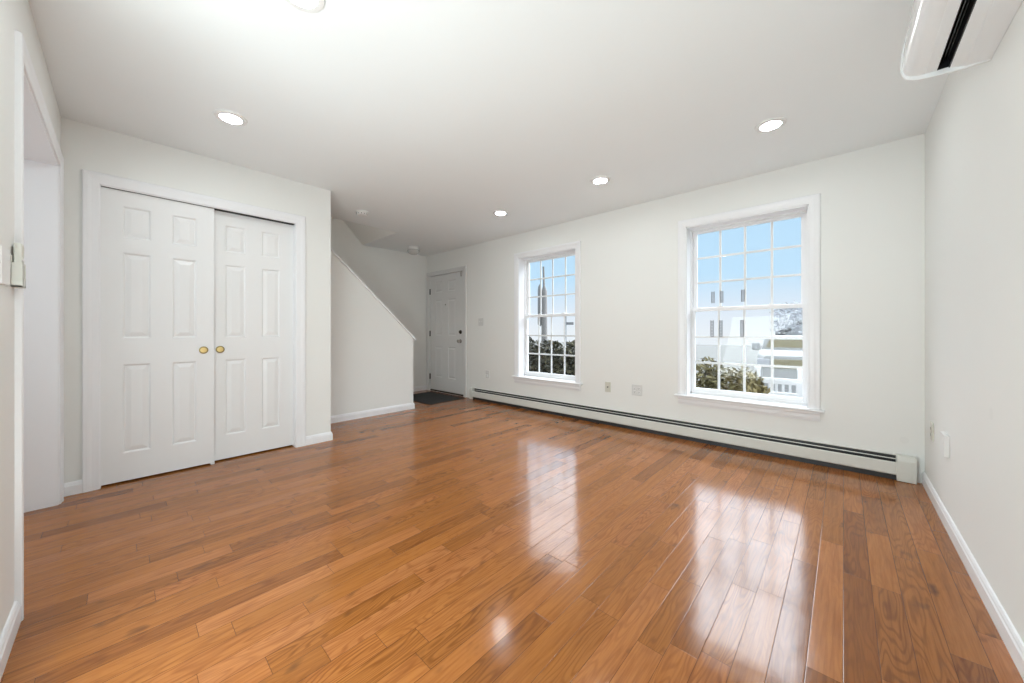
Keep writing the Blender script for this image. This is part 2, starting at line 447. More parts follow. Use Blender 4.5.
# closet interior
ci = MB(); ci.box(XH, XC - 0.115, YL - 0.16, YL - 0.06, 0, ZC)
struct('wall_closet_inner', ci, M['wall'], 'side wall inside the closet', 'wall')

# baseboards
struct('baseboard_right', base_mb([(XR, -0.26, -1, 0), (XR, YW, -1, 0)]), M['trim'], 'white moulded baseboard along the right wall', 'baseboard')
struct('baseboard_left', base_mb([(-2.215, YL, 0, 1), (-1.86, YL, 0, 1)]), M['trim'], 'short white baseboard at the bottom left corner', 'baseboard')
bc = base_mb([(XC, YL, 1, 0), (XC, CY0 - 0.070, 1, 0)])
base_mb([(XC, CY1 + 0.070, 1, 0), (XC, YE, 1, 1), (XH, YE, 1, 1)], bc)
struct('baseboard_closet', bc, M['trim'], 'white baseboard on both sides of the closet casing', 'baseboard')
struct('baseboard_stairs', base_mb([(XH, YE, 1, 0), (XH, 2.742, 1, 1), (XH - 0.11, 2.742, 0, 1)]), M['trim'], 'white baseboard along the stair half wall', 'baseboard')
struct('baseboard_foyer', base_mb([(XF, -0.4, 1, 0), (XF, YW, 1, 0)]), M['trim'], 'white baseboard on the foyer wall behind the doormat', 'baseboard')

# casings of closet and hall opening
tc = casing_mb(lambda u, v, t: (XC + t, u, v), CY0, CY1, 0.0, CZ, 0.078)
tc.box(XC - 0.115, XC + 0.002, CY0 - 0.012, CY0 + 0.004, 0, CZ); tc.box(XC - 0.115, XC + 0.002, CY1 - 0.004, CY1 + 0.012, 0, CZ); tc.box(XC - 0.115, XC + 0.002, CY0, CY1, CZ - 0.004, CZ + 0.012)
struct('trim_2', tc, M['trim'], 'white moulded casing framing the closet doors', 'trim')
to = casing_mb(lambda u, v, t: (u, YL + t, v), OX0, OX1, 0.0, OZ, 0.070)
to.box(OX0 - 0.004, OX0 + 0.012, YL - 0.16, YL + 0.003, 0, OZ); to.box(OX1 - 0.012, OX1 + 0.004, YL - 0.16, YL + 0.003, 0, OZ); to.box(OX0, OX1, YL - 0.16, YL + 0.003, OZ - 0.012, OZ + 0.004)
struct('trim_3', to, M['trim'], 'white casing and jamb of the hall opening at left', 'trim')

# ------------------------------------------------------------------ panel doors
def panel_leaf(put, w, h, panels, th):
    """slab with sunk and raised panels on its front; put(u, v, t) with t = 0 on the face"""
    mb = MB()
    us = sorted({0.0, w} | {p[0] for p in panels} | {p[1] for p in panels})
    vs = sorted({0.0, h} | {p[2] for p in panels} | {p[3] for p in panels})
    ps = {(round(p[0], 4), round(p[2], 4)) for p in panels}
    def quad(*pts):
        b = len(mb.v); mb.v += [put(*p) for p in pts]; mb.f.append([b, b + 1, b + 2, b + 3])
    for i in range(len(us) - 1):
        for j in range(len(vs) - 1):
            a0, a1, b0, b1 = us[i], us[i + 1], vs[j], vs[j + 1]
            if (round(a0, 4), round(b0, 4)) in ps:
                steps = [(0, 0), (0.005, -0.0035), (0.011, -0.009), (0.014, -0.009), (0.040, -0.0015), (0.043, -0.001)]
                rects = [[(a0 + s, b0 + s, t), (a1 - s, b0 + s, t), (a1 - s, b1 - s, t), (a0 + s, b1 - s, t)] for s, t in steps]
                for q, r_ in zip(rects, rects[1:]):
                    for c in range(4):
                        d = (c + 1) % 4; quad(q[c], q[d], r_[d], r_[c])
                quad(*rects[-1])
            else:
                quad((a0, b0, 0), (a1, b0, 0), (a1, b1, 0), (a0, b1, 0))
    quad((0, 0, -th), (w, 0, -th), (w, h, -th), (0, h, -th))
    for a, b in (((0, 0), (w, 0)), ((w, 0), (w, h)), ((w, h), (0, h)), ((0, h), (0, 0))):
        quad((*a, 0), (*b, 0), (*b, -th), (*a, -th))
    import bmesh
    return mb
def weld(o):
    import bmesh
    bm = bmesh.new(); bm.from_mesh(o.data); bmesh.ops.remove_doubles(bm, verts=bm.verts, dist=0.0002)
    bmesh.ops.recalc_face_normals(bm, faces=bm.faces); bm.to_mesh(o.data); bm.free(); return o

# closet: two sliding leaves
DW, DH, DZ = 0.602, 2.040, 0.012
def closet_panels():
    return [(a, b, c - DZ, d - DZ) for a, b in ((0.101, 0.241), (0.355, 0.494)) for c, d in ((0.206, 0.832), (1.015, 1.618), (1.725, 1.945))]
def closet_door(name, y0, xf, ky, label):
    root = empty(name, (xf, y0, DZ)); tag(root, label, 'door', kind='structure')
    weld(panel_leaf(lambda u, v, t: (t, u, v), DW, DH, closet_panels(), 0.034).build('leaf', M['door'], root))
    kn = MB().lathe([(0.028, 0.0), (0.029, 0.003), (0.026, 0.006), (0.021, 0.0065), (0.021, 0.004)], (0, ky - y0, 0.917 - DZ), 'x')
    kr = kn.build('finger_pull', M['brass_rim'], root, smooth=True); kr['label'] = 'round brass finger pull'
    MB().lathe([(0.0205, 0.0), (0.0205, 0.0062), (0.012, 0.0068), (0.002, 0.007)], (0, ky - y0, 0.917 - DZ), 'x').build('pull_dish', M['brass'], kr, smooth=True)
    return root
closet_door('door_2', CY0 + 0.004, XC - 0.020, 0.443, 'left white six-panel sliding closet door, in front of its twin')
closet_door('door_3', CY1 - 0.004 - DW, XC - 0.064, 0.552, 'right white six-panel sliding closet door, behind its twin')
gd = MB().box(XC - 0.066, XC - 0.014, 0.485, 0.510, 0.0, 0.011); gd.box(XC - 0.018, XC - 0.010, 0.485, 0.510, 0.0, 0.022)
tag(gd.build('door_guide', M['plastic'], bevel=0.002), 'small white plastic floor guide under the meeting closet doors', 'door guide')
tr_ = MB().box(XC - 0.105, XC - 0.012, CY0 + 0.002, CY1 - 0.002, 2.0535, 2.0545)  # near-black sheet paints the shaded gap over the doors
tag(tr_.build('trim_4', M['dark']), 'dark sheet giving the track gap its shade above the closet doors', 'track', kind='structure')

# entry door
EW, EH = 0.940, 2.030
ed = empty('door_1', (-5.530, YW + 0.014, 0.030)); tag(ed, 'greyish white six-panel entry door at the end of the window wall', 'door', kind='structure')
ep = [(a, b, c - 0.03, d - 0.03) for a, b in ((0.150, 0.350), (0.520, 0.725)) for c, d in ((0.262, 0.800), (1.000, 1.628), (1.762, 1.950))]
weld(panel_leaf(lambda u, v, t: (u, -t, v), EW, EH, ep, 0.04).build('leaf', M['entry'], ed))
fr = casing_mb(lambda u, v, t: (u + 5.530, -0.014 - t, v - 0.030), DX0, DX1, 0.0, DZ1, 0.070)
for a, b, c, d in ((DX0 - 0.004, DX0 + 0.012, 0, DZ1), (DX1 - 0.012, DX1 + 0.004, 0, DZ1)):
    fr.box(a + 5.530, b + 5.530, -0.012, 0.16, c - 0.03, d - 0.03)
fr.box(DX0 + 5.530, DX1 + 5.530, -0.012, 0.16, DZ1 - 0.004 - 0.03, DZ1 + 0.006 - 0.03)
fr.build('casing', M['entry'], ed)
for z in (0.259, 1.033, 1.788):
    h_ = MB().box(-0.016, 0.006, -0.010, 0.004, z - 0.08, z + 0.02).lathe([(0.006, z - 0.08), (0.006, z + 0.02)], (-0.005, -0.012, 0), 'z', 10)
    h_.build('hinge', M['bronze'], ed, bevel=0.001)
kb = MB().lathe([(0.033, 0.0), (0.033, -0.005), (0.026, -0.009), (0.012, -0.012), (0.011, -0.030), (0.020, -0.036), (0.028, -0.048), (0.028, -0.058), (0.020, -0.066), (0.003, -0.068)], (-4.672 + 5.530, 0, 0.909 - 0.03), 'y')
kb.build('knob', M['nickel'], ed, smooth=True)
db = MB().lathe([(0.033, 0.0), (0.033, -0.008), (0.027, -0.014), (0.003, -0.015)], (-4.670 + 5.530, 0, 1.060 - 0.03), 'y')
db.box(-4.676 + 5.530, -4.664 + 5.530, -0.034, -0.012, 1.040 - 0.03, 1.080 - 0.03)
db.build('deadbolt', M['bronze'], ed, smooth=True)
MB().lathe([(0.012, 0.0), (0.012, -0.004), (0.007, -0.006), (0.002, -0.003)], (-5.080 + 5.530, 0, 1.535 - 0.03), 'y', 16).build('peephole', M['bronze'], ed, smooth=True)
MB().tube([(0.895, -0.018, 2.035), (0.890, -0.030, 2.0), (0.900, -0.032, 1.945), (0.915, -0.030, 1.945), (0.922, -0.026, 2.0), (0.915, -0.018, 2.035)], 0.0035, 6).build('door_hook', M['nickel'], ed, smooth=True)
MB().box(0.0, EW, -0.004, 0.09, -0.029, -0.004).build('threshold', M['bronze'], ed)
tag(MB().box(DX0 - 0.1, DX1 + 0.1, YW + WT, YW + WT + 0.02, -0.12, 2.2).build('door_4', M['entry']), 'outer storm door closing the entry opening', 'door', kind='structure')

# ------------------------------------------------------------------ windows
def make_window(name, cx, label):
    root = empty(name, (cx, YW, 0.0)); tag(root, label, 'window', kind='structure')
    H = HOLEW
    casing_mb(lambda u, v, t: (u, -t, v), -H, H, WZ0, WZ1, 0.072).build('casing', M['trim'], root)
    j = MB()
    j.box(-H - 0.002, -H + 0.010, 0.0, 0.13, WZ0, WZ1); j.box(H - 0.010, H + 0.002, 0.0, 0.13, WZ0, WZ1); j.box(-H, H, 0.0, 0.13, WZ1 - 0.010, WZ1 + 0.002)
    j.build('jamb', M['trim'], root)
    st = MB(); st.prism([(-0.040, WZ0 - 0.016), (-0.044, WZ0 - 0.008), (-0.040, WZ0), (0.13, WZ0 + 0.004), (0.13, WZ0 - 0.02), (0.0, WZ0 - 0.02)], 'x', -H - 0.098, H + 0.098)
    st2 = MB(); st2.prism([(-0.040, WZ0 - 0.018), (-0.045, WZ0 - 0.009), (-0.040, WZ0), (0.0, WZ0), (0.0, WZ0 - 0.018)], 'x', -H - 0.098, H + 0.098)
    st2.box(-H, H, 0.0, 0.14, WZ0 - 0.012, WZ0 + 0.004)
    st2.build('stool', M['trim'], root, bevel=0.002)
    ap = MB(); ap.prism([(0.0, WZ0 - 0.018), (-0.018, WZ0 - 0.018), (-0.018, WZ0 - 0.036), (-0.013, WZ0 - 0.046), (-0.012, WZ0 - 0.072), (-0.008, WZ0 - 0.086), (-0.006, WZ0 - 0.096), (0.0, WZ0 - 0.097)], 'x', -H - 0.070, H + 0.070)
    ap.build('apron', M['trim'], root)
    # outer vinyl frame
    f = MB()
    for s in (-1, 1):
        a, b = sorted((s * H, s * (H - 0.022))); f.box(a, b, 0.118, 0.198, WZ0, WZ1)
    f.box(-H, H, 0.118, 0.198, WZ1 - 0.022, WZ1); f.box(-H, H, 0.118, 0.198, WZ0, WZ0 + 0.024)
    f.build('frame', M['vinyl'], root, bevel=0.002)
    def sash(nm, y, x, z0, z1, rb, rt, sw):
        """x: half width; rb/rt bottom and top rail; sw stile width"""
        s = MB(); d0, d1 = y - 0.014, y + 0.014
        s.box(-x, -x + sw, d0, d1, z0, z1); s.box(x - sw, x, d0, d1, z0, z1)
        s.box(-x + sw, x - sw, d0, d1, z0, z0 + rb); s.box(-x + sw, x - sw, d0, d1, z1 - rt, z1)
        so_ = s.build(nm, M['vinyl'], root, bevel=0.003)
        gx, g0, g1 = x - sw, z0 + rb, z1 - rt
        m = MB(); mw = 0.010
        for i in (1, 2, 3):
            xx = -gx + 2 * gx * i / 4; m.box(xx - mw, xx + mw, y - 0.004, y + 0.004, g0, g1)
        for i in (1, 2):
            zz = g0 + (g1 - g0) * i / 3; m.box(-gx, gx, y - 0.0042, y + 0.0042, zz - mw, zz + mw)
        m.build('muntins', M['vinyl'], so_)
        MB().box(-gx - 0.004, gx + 0.004, y - 0.0055, y - 0.0050, g0 - 0.004, g1 + 0.004).build('pane', M['glass'], so_)
        return so_
    up = sash('upper_sash', 0.172, H - 0.022, 1.272, WZ1 - 0.022, 0.034, 0.026, 0.038)
    lo = sash('lower_sash', 0.140, H - 0.022, WZ0 + 0.022, 1.300, 0.040, 0.034, 0.027)
    for sx in (-0.2, 0.2):
        lk = MB().box(sx - 0.030, sx + 0.030, 0.128, 0.158, 1.300, 1.308); lk.lathe([(0.010, 1.308), (0.010, 1.318)], (sx, 0.142, 0), 'z', 12)
        lk.build('sash_lock', M['plastic'], lo, bevel=0.001)
    for sx in (-0.38, 0.38):
        MB().box(sx - 0.012, sx + 0.012, 0.122, 0.127, 1.283, 1.300).build('tilt_latch', M['plastic'], lo)
    return root, up, lo
w1, up1, lo1 = make_window('window_1', W1C, 'large white double-hung window nearer the right wall, fence outside')
w2, up2, lo2 = make_window('window_2', W2C, 'white double-hung window nearer the entry door, dark hedge outside')
# grey ladder-pattern strips on the panes of the nearer window
for y, so_, z0, z1 in ((0.163, up1, 1.345, 1.460), (0.131, lo1, 1.012, 1.175)):
    for x in (-0.952, -0.876, -0.700):
        s = MB(); n = 11; step = (z1 - z0) / n; u = x - W1C
        for i in range(n): s.box(u - 0.0145, u + 0.0145, y - 0.001, y, z0 + i * step, z0 + i * step + step * 0.72)
        s.box(u - 0.0145, u - 0.009, y - 0.001, y, z0, z1); s.box(u + 0.009, u + 0.0145, y - 0.001, y, z0, z1)
        s.build('pane_strip', M['strip_grey'], so_)['label'] = 'grey ladder-patterned strip on the glass'

# ------------------------------------------------------------------ baseboard heater
HX0, HX1, HF, HZ = -4.365, 0.285, 3.742, 0.178
ht = empty('baseboard_heater', ((HX0 + 0.38) / 2, YW, 0)); hx = (HX0 + 0.38) / 2
tag(ht, 'long low off-white baseboard heater under both windows', 'heater')
X0, X1 = HX0 + 0.05 - hx, HX1 - hx + 0.01
bp_ = MB(); bp_.prism([(-0.001, 0.0), (-0.001, HZ), (-0.014, HZ), (-0.019, HZ - 0.003), (-0.019, HZ - 0.006), (-0.006, HZ - 0.003), (-0.006, 0.0)], 'x', X0, X1)
bp_.build('back_plate', M['enamel'], ht)
fp = MB(); fp.prism([(-0.055, 0.042), (-0.058, 0.046), (-0.058, 0.122), (-0.054, 0.130), (-0.050, 0.131), (-0.050, 0.127), (-0.053, 0.121), (-0.053, 0.046), (-0.045, 0.040), (-0.045, 0.037)], 'x', X0, X1)
fp.build('front_panel', M['enamel'], ht)
dm = MB(); dm.prism([(-0.028, 0.1525), (-0.034, 0.1485), (-0.034, 0.1475), (-0.028, 0.1515)], 'x', X0, X1)
dm.build('damper', M['enamel'], ht)
el = MB(); el.box(X0, X1, -0.046, -0.008, 0.050, 0.116); el.box(X0, X1, -0.040, -0.006, 0.001, 0.036); el.box(X0, X1, -0.0075, -0.0062, 0.0, 0.172)  # fins, plus dark boxes carrying the shade of slot and toe gap
el.build('fin_element', M['fin'], ht)
def endcap(x0, x1, nm='end_cap'):
    m = MB(); m.prism([(-0.001, 0.002), (-0.001, HZ + 0.006), (-0.050, HZ + 0.004), (-0.0615, HZ - 0.030), (-0.0615, 0.002)], 'x', x0 - hx, x1 - hx)
    return m.build(nm, M['enamel'], ht, bevel=0.003)
endcap(HX0, HX0 + 0.065)
e2 = endcap(0.275, 0.372)
MB().prism([(-0.062, 0.006), (-0.062, HZ - 0.033), (-0.0655, HZ - 0.033), (-0.0655, 0.006)], 'x', 0.284 - hx, 0.350 - hx).build('cap_cover', M['enamel'], e2, bevel=0.001)

# ------------------------------------------------------------------ mini-split air conditioner
AY1, AY0 = 2.263, 1.43
ac = empty('air_conditioner', (XR, (AY0 + AY1) / 2, 2.10)); tag(ac, 'white wall-mounted split air conditioner at the top right corner', 'air conditioner')
cyA = (AY0 + AY1) / 2; L0, L1 = AY0 - cyA, AY1 - cyA
def q(pts): return [(x - XR, z - 2.10) for x, z in pts]
MB().prism(q([(0.414, 2.106), (0.345, 2.110), (0.312, 2.118), (0.312, 2.175), (0.272, 2.185), (0.272, 2.135), (0.250, 2.140), (0.218, 2.160), (0.206, 2.20), (0.215, 2.28), (0.235, 2.35), (0.26, 2.397), (0.414, 2.398)]), 'y', L0 + 0.004, L1 - 0.012).build('body', M['ac_body'], ac)
MB().prism(q([(0.246, 2.1255), (0.222, 2.128), (0.203, 2.135), (0.190, 2.148), (0.1835, 2.166), (0.181, 2.19), (0.1825, 2.225), (0.188, 2.270), (0.198, 2.315), (0.212, 2.360), (0.232, 2.396), (0.25, 2.398), (0.225, 2.35), (0.205, 2.28), (0.198, 2.22), (0.20, 2.175), (0.215, 2.148), (0.248, 2.134)]), 'y', L0 + 0.003, L1 - 0.010).build('front_panel', M['glossy'], ac, smooth=True)
MB().prism(q([(0.2455, 2.1252), (0.278, 2.1235), (0.279, 2.128), (0.2455, 2.132)]), 'y', L0 + 0.004, L1 - 0.012).build('louver', M['ac_body'], ac, bevel=0.001)
sl_ = MB().prism(q([(0.2722, 2.136), (0.2722, 2.1845), (0.3118, 2.1745), (0.3118, 2.119), (0.3085, 2.119), (0.3085, 2.170), (0.2755, 2.179), (0.2755, 2.136)]), 'y', L0 + 0.006, L1 - 0.016)
for i in range(3): sl_.box(0.284 - XR + i * 0.009, 0.286 - XR + i * 0.009, L0 + 0.006, L1 - 0.016, 2.150 - 2.10, 2.175 - 2.10)
sl_.box(0.2722 - XR, 0.3118 - XR, L1 - 0.017, L1 - 0.0125, 0.024, 0.075)
sl_.build('air_outlet', M['black'], ac)
MB().prism(q([(0.414, 2.1035), (0.350, 2.1065), (0.3465, 2.1085), (0.3465, 2.1105), (0.414, 2.1075)]), 'y', L0 + 0.004, L1 - 0.012).build('bottom_cover', M['ac_body'], ac)
for a, b in ((L1 - 0.012, L1), (L0, L0 + 0.004)):
    MB().prism(q([(0.4145, 2.101), (0.345, 2.100), (0.28, 2.104), (0.235, 2.110), (0.212, 2.117), (0.193, 2.129), (0.183, 2.145), (0.1785, 2.166), (0.1765, 2.19), (0.178, 2.226), (0.1835, 2.272), (0.1935, 2.318), (0.208, 2.363), (0.229, 2.400), (0.4145, 2.402)]), 'y', a, b).build('end_cover', M['ac_body'], ac, bevel=0.002, smooth=True)

# ------------------------------------------------------------------ ceiling fixtures
def make_downlight():
    root = empty('downlight', (0, 0, ZC))
    MB().lathe([(0.057, -0.006), (0.060, -0.011), (0.070, -0.012), (0.084, -0.009), (0.088, 0.0), (0.057, 0.0)], (0, 0, 0), 'z', 40).build('trim_ring', M['plastic'], root, smooth=True)
    MB().lathe([(0.0568, -0.0005), (0.0568, -0.0075), (0.03, -0.0085), (0.002, -0.0088)], (0, 0, 0), 'z', 40).build('lens', M['lens'], root, smooth=True)
    return root
dl0 = make_downlight()
for i, (x, y, lab) in enumerate(((-2.911, 0.481, 'lit round recessed downlight above the closet doors'),
                                 (-0.361, 2.938, 'lit round recessed downlight in front of the larger right window'),
                                 (-1.632, 2.961, 'lit round recessed downlight between the two windows'),
                                 (-2.935, 2.988, 'lit round recessed downlight nearest the stairs and foyer'),
                                 (-1.629, 0.498, 'lit round recessed downlight cut off by the top edge of the photo'))):
    o = dl0 if i == 0 else copy_tree(dl0)
    o.location = (x, y, ZC); tag(o, lab, 'ceiling light', 'recessed downlights in the ceiling')

sd = empty('smoke_detector', (-4.091, 1.885, ZC)); tag(sd, 'white round smoke detector on the ceiling beside the stairwell opening', 'smoke detector')
MB().lathe([(0.072, 0.0), (0.072, -0.010), (0.064, -0.013)], (0, 0, 0)).build('base', M['plastic'], sd, smooth=True)
MB().lathe([(0.060, -0.013), (0.061, -0.030), (0.052, -0.040), (0.02, -0.043), (0.002, -0.043)], (0, 0, 0)).build('cover', M['plastic'], sd, smooth=True)
vs_ = MB()
for i in range(12):
    a = 2 * PI * i / 12
    vs_.lathe([(0.006, -0.031), (0.006, -0.024)], (0.0575 * math.cos(a), 0.0575 * math.sin(a), 0), 'z', 8)
vs_.build('vents', M['slot'], sd)
fl = empty('ceiling_light', (-5.160, 3.230, ZC)); tag(fl, 'unlit flush-mount ceiling light with a frosted dome in the foyer', 'ceiling light')
MB().lathe([(0.085, 0.0), (0.088, -0.012), (0.088, -0.040), (0.082, -0.045)], (0, 0, 0)).build('base', M['plastic'], fl, smooth=True)
MB().lathe([(0.082, -0.045), (0.094, -0.055), (0.095, -0.075), (0.085, -0.098), (0.060, -0.114), (0.025, -0.121), (0.002, -0.122)], (0, 0, 0)).build('glass_dome', M['opal'], fl, smooth=True)

# ------------------------------------------------------------------ outlets and switches
def plate(name, loc, w, h, label, cat, facing, mat='plastic', th=0.008, group=None):
    """facing 'y-' on the window wall, 'x-' on the right wall, 'y+' on the left wall; returns root and the local mapper"""
    root = empty(name, loc); root.rotation_euler.z = {'y-': 0.0, 'x-': -PI / 2, 'y+': PI}[facing]
    tag(root, label, cat, group)
    MB().box(-w / 2, w / 2, -th, 0.0, -h / 2, h / 2).build('cover_plate', M[mat], root, bevel=0.003)
    return root
def receptacle(root, u, z, y=-0.0105, mat='plastic'):
    rp = MB().box(u - 0.016, u + 0.016, y, -0.004, z - 0.013, z + 0.013).build('receptacle', M[mat], root, bevel=0.003)
    s = MB().box(u - 0.008, u - 0.005, y - 0.0006, y + 0.001, z - 0.004, z + 0.006); s.box(u + 0.005, u + 0.008, y - 0.0006, y + 0.001, z - 0.003, z + 0.006)
    s.lathe([(0.003, -0.0006), (0.003, 0.001)], (u, y, z - 0.008), 'y', 10)
    s.build('slots', M['slot'], rp)
p = plate('wall_outlet', (-1.653, YW, 0.430), 0.116, 0.116, 'white double-gang wall outlet left of the larger window', 'wall outlet', 'y-', 'plate')
for u in (-0.023, 0.023):
    for z in (-0.020, 0.020): receptacle(p, u, z)
p = plate('cable_jack', (-1.997, YW, 0.428), 0.070, 0.115, 'almond cable jack plate right of the far window', 'cable jack', 'y-', 'almond')
MB().lathe([(0.008, -0.006), (0.008, -0.008), (0.0045, -0.009), (0.0045, -0.018), (0.0025, -0.018), (0.0025, -0.012)], (0, 0, 0), 'y', 14).build('coax_connector', M['bronze'], p, smooth=True)
for z in (-0.042, 0.042): MB().lathe([(0.003, -0.0055), (0.003, -0.0068)], (0, 0, z), 'y', 10).build('screw', M['nickel'], p)
p = plate('wall_outlet', (-4.008, YW, 0.415), 0.072, 0.116, 'white single wall outlet with a charger, between entry door and far window', 'wall outlet', 'y-', 'plate')
receptacle(p, 0, 0.020); receptacle(p, 0, -0.020)
pl_ = MB().box(-0.018, 0.018, -0.036, -0.0075, -0.040, -0.004).build('charger', M['plastic'], p, bevel=0.003)
p = plate('light_switch', (-4.155, YW, 1.217), 0.116, 0.116, 'white double light switch right of the entry door', 'light switch', 'y-', 'plate')
for u in (-0.023, 0.023):
    t_ = MB().box(u - 0.005, u + 0.005, -0.007, -0.004, -0.012, 0.012).build('toggle_slot', M['almond'], p)
    MB().prism([(-0.006, -0.002), (-0.016, 0.006), (-0.014, 0.010), (-0.006, 0.006)], 'x', u - 0.0035, u + 0.0035).build('toggle', M['plastic'], t_)
p = plate('wall_outlet', (XR, 3.487, 0.430), 0.072, 0.116, 'ivory flush wall outlet on the right wall nearest the corner', 'wall outlet', 'x-', 'almond')
receptacle(p, 0, 0.020, mat='almond'); receptacle(p, 0, -0.020, mat='almond')
p = plate('junction_box', (XR, 3.055, 0.446), 0.116, 0.118, 'white raised blank box on the right wall, nearer the camera', 'junction box', 'x-', 'plastic', 0.020)
for z in (-0.042, 0.042): MB().lathe([(0.003, -0.0195), (0.003, -0.0208)], (0, 0, z), 'y', 10).build('screw', M['plastic'], p)
p = plate('light_switch', (-2.014, YL, 1.275), 0.116, 0.122, 'white light switch cut off by the left edge of the photo', 'light switch', 'y+')
for u in (-0.023, 0.023):
    t_ = MB().box(u - 0.0165, u + 0.0165, -0.0085, -0.004, -0.034, 0.034).build('rocker', M['plastic'], p, bevel=0.002)
# air conditioner remote in its holder
rc = empty('remote_holder', (-2.174, YL, 1.270), PI); tag(rc, 'ivory plastic remote holder screwed to the left wall beside the casing', 'remote holder')
h_ = MB()
h_.box(-0.029, 0.029, -0.003, 0.0, -0.052, 0.060)
h_.box(-0.029, 0.029, -0.026, 0.0, -0.052, -0.044)
h_.box(-0.029, -0.026, -0.026, 0.0, -0.052, 0.036); h_.box(0.026, 0.029, -0.026, 0.0, -0.052, 0.036)
h_.box(-0.029, 0.029, -0.026, -0.0235, -0.052, -0.020); h_.box(-0.029, -0.018, -0.026, -0.0235, -0.052, 0.036); h_.box(0.018, 0.029, -0.026, -0.0235, -0.052, 0.036)
h_.build('cradle', M['holder'], rc, bevel=0.0015)
rm = empty('remote_control', (-2.174, YL + 0.0135, 1.234), PI); tag(rm, 'white air conditioner remote standing in the ivory wall holder', 'remote control')
MB().box(-0.0245, 0.0245, -0.0095, 0.0085, 0.0, 0.142).build('body', M['holder'], rm, bevel=0.004)
MB().box(-0.019, 0.019, -0.0102, -0.009, 0.094, 0.132).build('display', M['almond'], rm)
for i in range(2):
    for j in range(3): MB().lathe([(0.004, -0.009), (0.004, -0.0115)], (-0.011 + 0.011 * j, 0, 0.068 + 0.014 * i), 'y', 10).build('button', M['plastic'], rm)

# ------------------------------------------------------------------ doormat
dmx = empty('doormat', (-4.905, 3.375, 0.0)); tag(dmx, 'dark charcoal doormat on the wood floor at the entry door', 'doormat')
MB().box(-0.475, 0.475, -0.335, 0.335, 0.0, 0.006).build('backing', M['mat_edge'], dmx, bevel=0.002)
rb_ = MB()
for i in range(44):
    x = -0.452 + i * 0.0206; rb_.box(x, x + 0.0172, -0.312, 0.312, 0.0045, 0.0105)
rb_.build('pile', M['mat_rib'], dmx, bevel=0.002)

# ------------------------------------------------------------------ outdoors
GZ = -0.85
struct('ground', MB().box(-40, 30, YW + WT + 0.3, 60, GZ - 0.2, GZ), M['drive'], 'pale sunlit driveway and street outside the windows', 'ground')

def leaves(mb, n, blobs, size, droop=0.0):
    """bent two-quad leaves scattered through ellipsoid blobs (cx, cy, cz, rx, ry, rz)"""
    tot = sum(b[3] * b[4] * b[5] for b in blobs)
    for b in blobs:
        for _ in range(max(8, int(n * b[3] * b[4] * b[5] / tot))):
            d = Vector((random.gauss(0, 1), random.gauss(0, 1), random.gauss(0, 1))).normalized() * (random.random() ** 0.40)
            c = Vector((b[0] + d.x * b[3], b[1] + d.y * b[4], b[2] + d.z * b[5]))
            ax = Vector((random.gauss(0, 1), random.gauss(0, 1), random.gauss(0, 0.7) - droop)).normalized()
            sd_ = ax.cross(Vector((random.gauss(0, 1), random.gauss(0, 1), random.gauss(0, 1)))).normalized()
            nr = ax.cross(sd_); s = size * random.uniform(0.6, 1.35)
            i = len(mb.v)
            mb.v += [tuple(c - ax * s), tuple(c - sd_ * s * 0.38 + nr * s * 0.12), tuple(c + ax * s - nr * s * 0.1), tuple(c + sd_ * s * 0.38 + nr * s * 0.12)]
            mb.f += [[i, i + 1, i + 2], [i, i + 2, i + 3]]
def bush(name, base, blobs, n, size, leaf, label, cat='bush', group=None, droop=0.0, stems=6, bark='bark'):
    root = empty(name, base); tag(root, label, cat, group)
    lb = [(b[0] - base[0], b[1] - base[1], b[2] - base[2], b[3], b[4], b[5]) for b in blobs]
    mb = MB(); leaves(mb, n, lb, size, droop); mb.build('foliage', M[leaf], root, smooth='leaf')
    st = MB()
    for k in range(stems):
        b = lb[k % len(lb)]
        e = Vector((b[0] + random.uniform(-.6, .6) * b[3], b[1] + random.uniform(-.6, .6) * b[4], b[2] + random.uniform(-.2, .7) * b[5]))
        s0 = Vector((random.uniform(-.06, .06), random.uniform(-.06, .06), 0)); m = s0.lerp(e, 0.5) + Vector((random.uniform(-.08, .08), 0, 0.1))
        st.tube([s0, m, e], [0.016, 0.011, 0.004], 6)
    st.build('stems', M[bark], root)
    return root
bush('shrub', (-1.36, 5.6, GZ), [(-1.45, 5.6, 0.25, 0.24, 0.32, 0.48), (-1.36, 5.6, 0.48, 0.17, 0.2, 0.26), (-1.30, 5.6, -0.15, 0.3, 0.35, 0.6)], 1900, 0.050, 'leaf_olive', 'round olive shrub at the left of the larger window')
bush('shrub', (-1.20, 6.45, GZ), [(-1.30, 6.45, 0.24, 0.19, 0.22, 0.30), (-1.14, 6.45, 0.36, 0.10, 0.2, 0.24), (-1.24, 6.45, -0.25, 0.22, 0.26, 0.55)], 1500, 0.045, 'leaf_gold', 'yellowish shrub in the middle of the larger window')
bush('shrub', (-0.82, 5.3, GZ), [(-0.84, 5.3, 0.36, 0.13, 0.2, 0.20), (-0.76, 5.3, 0.22, 0.12, 0.2, 0.22), (-0.84, 5.3, -0.25, 0.16, 0.25, 0.5)], 900, 0.060, 'leaf_gold', 'small drooping golden shrub beside the white fence', droop=0.9)
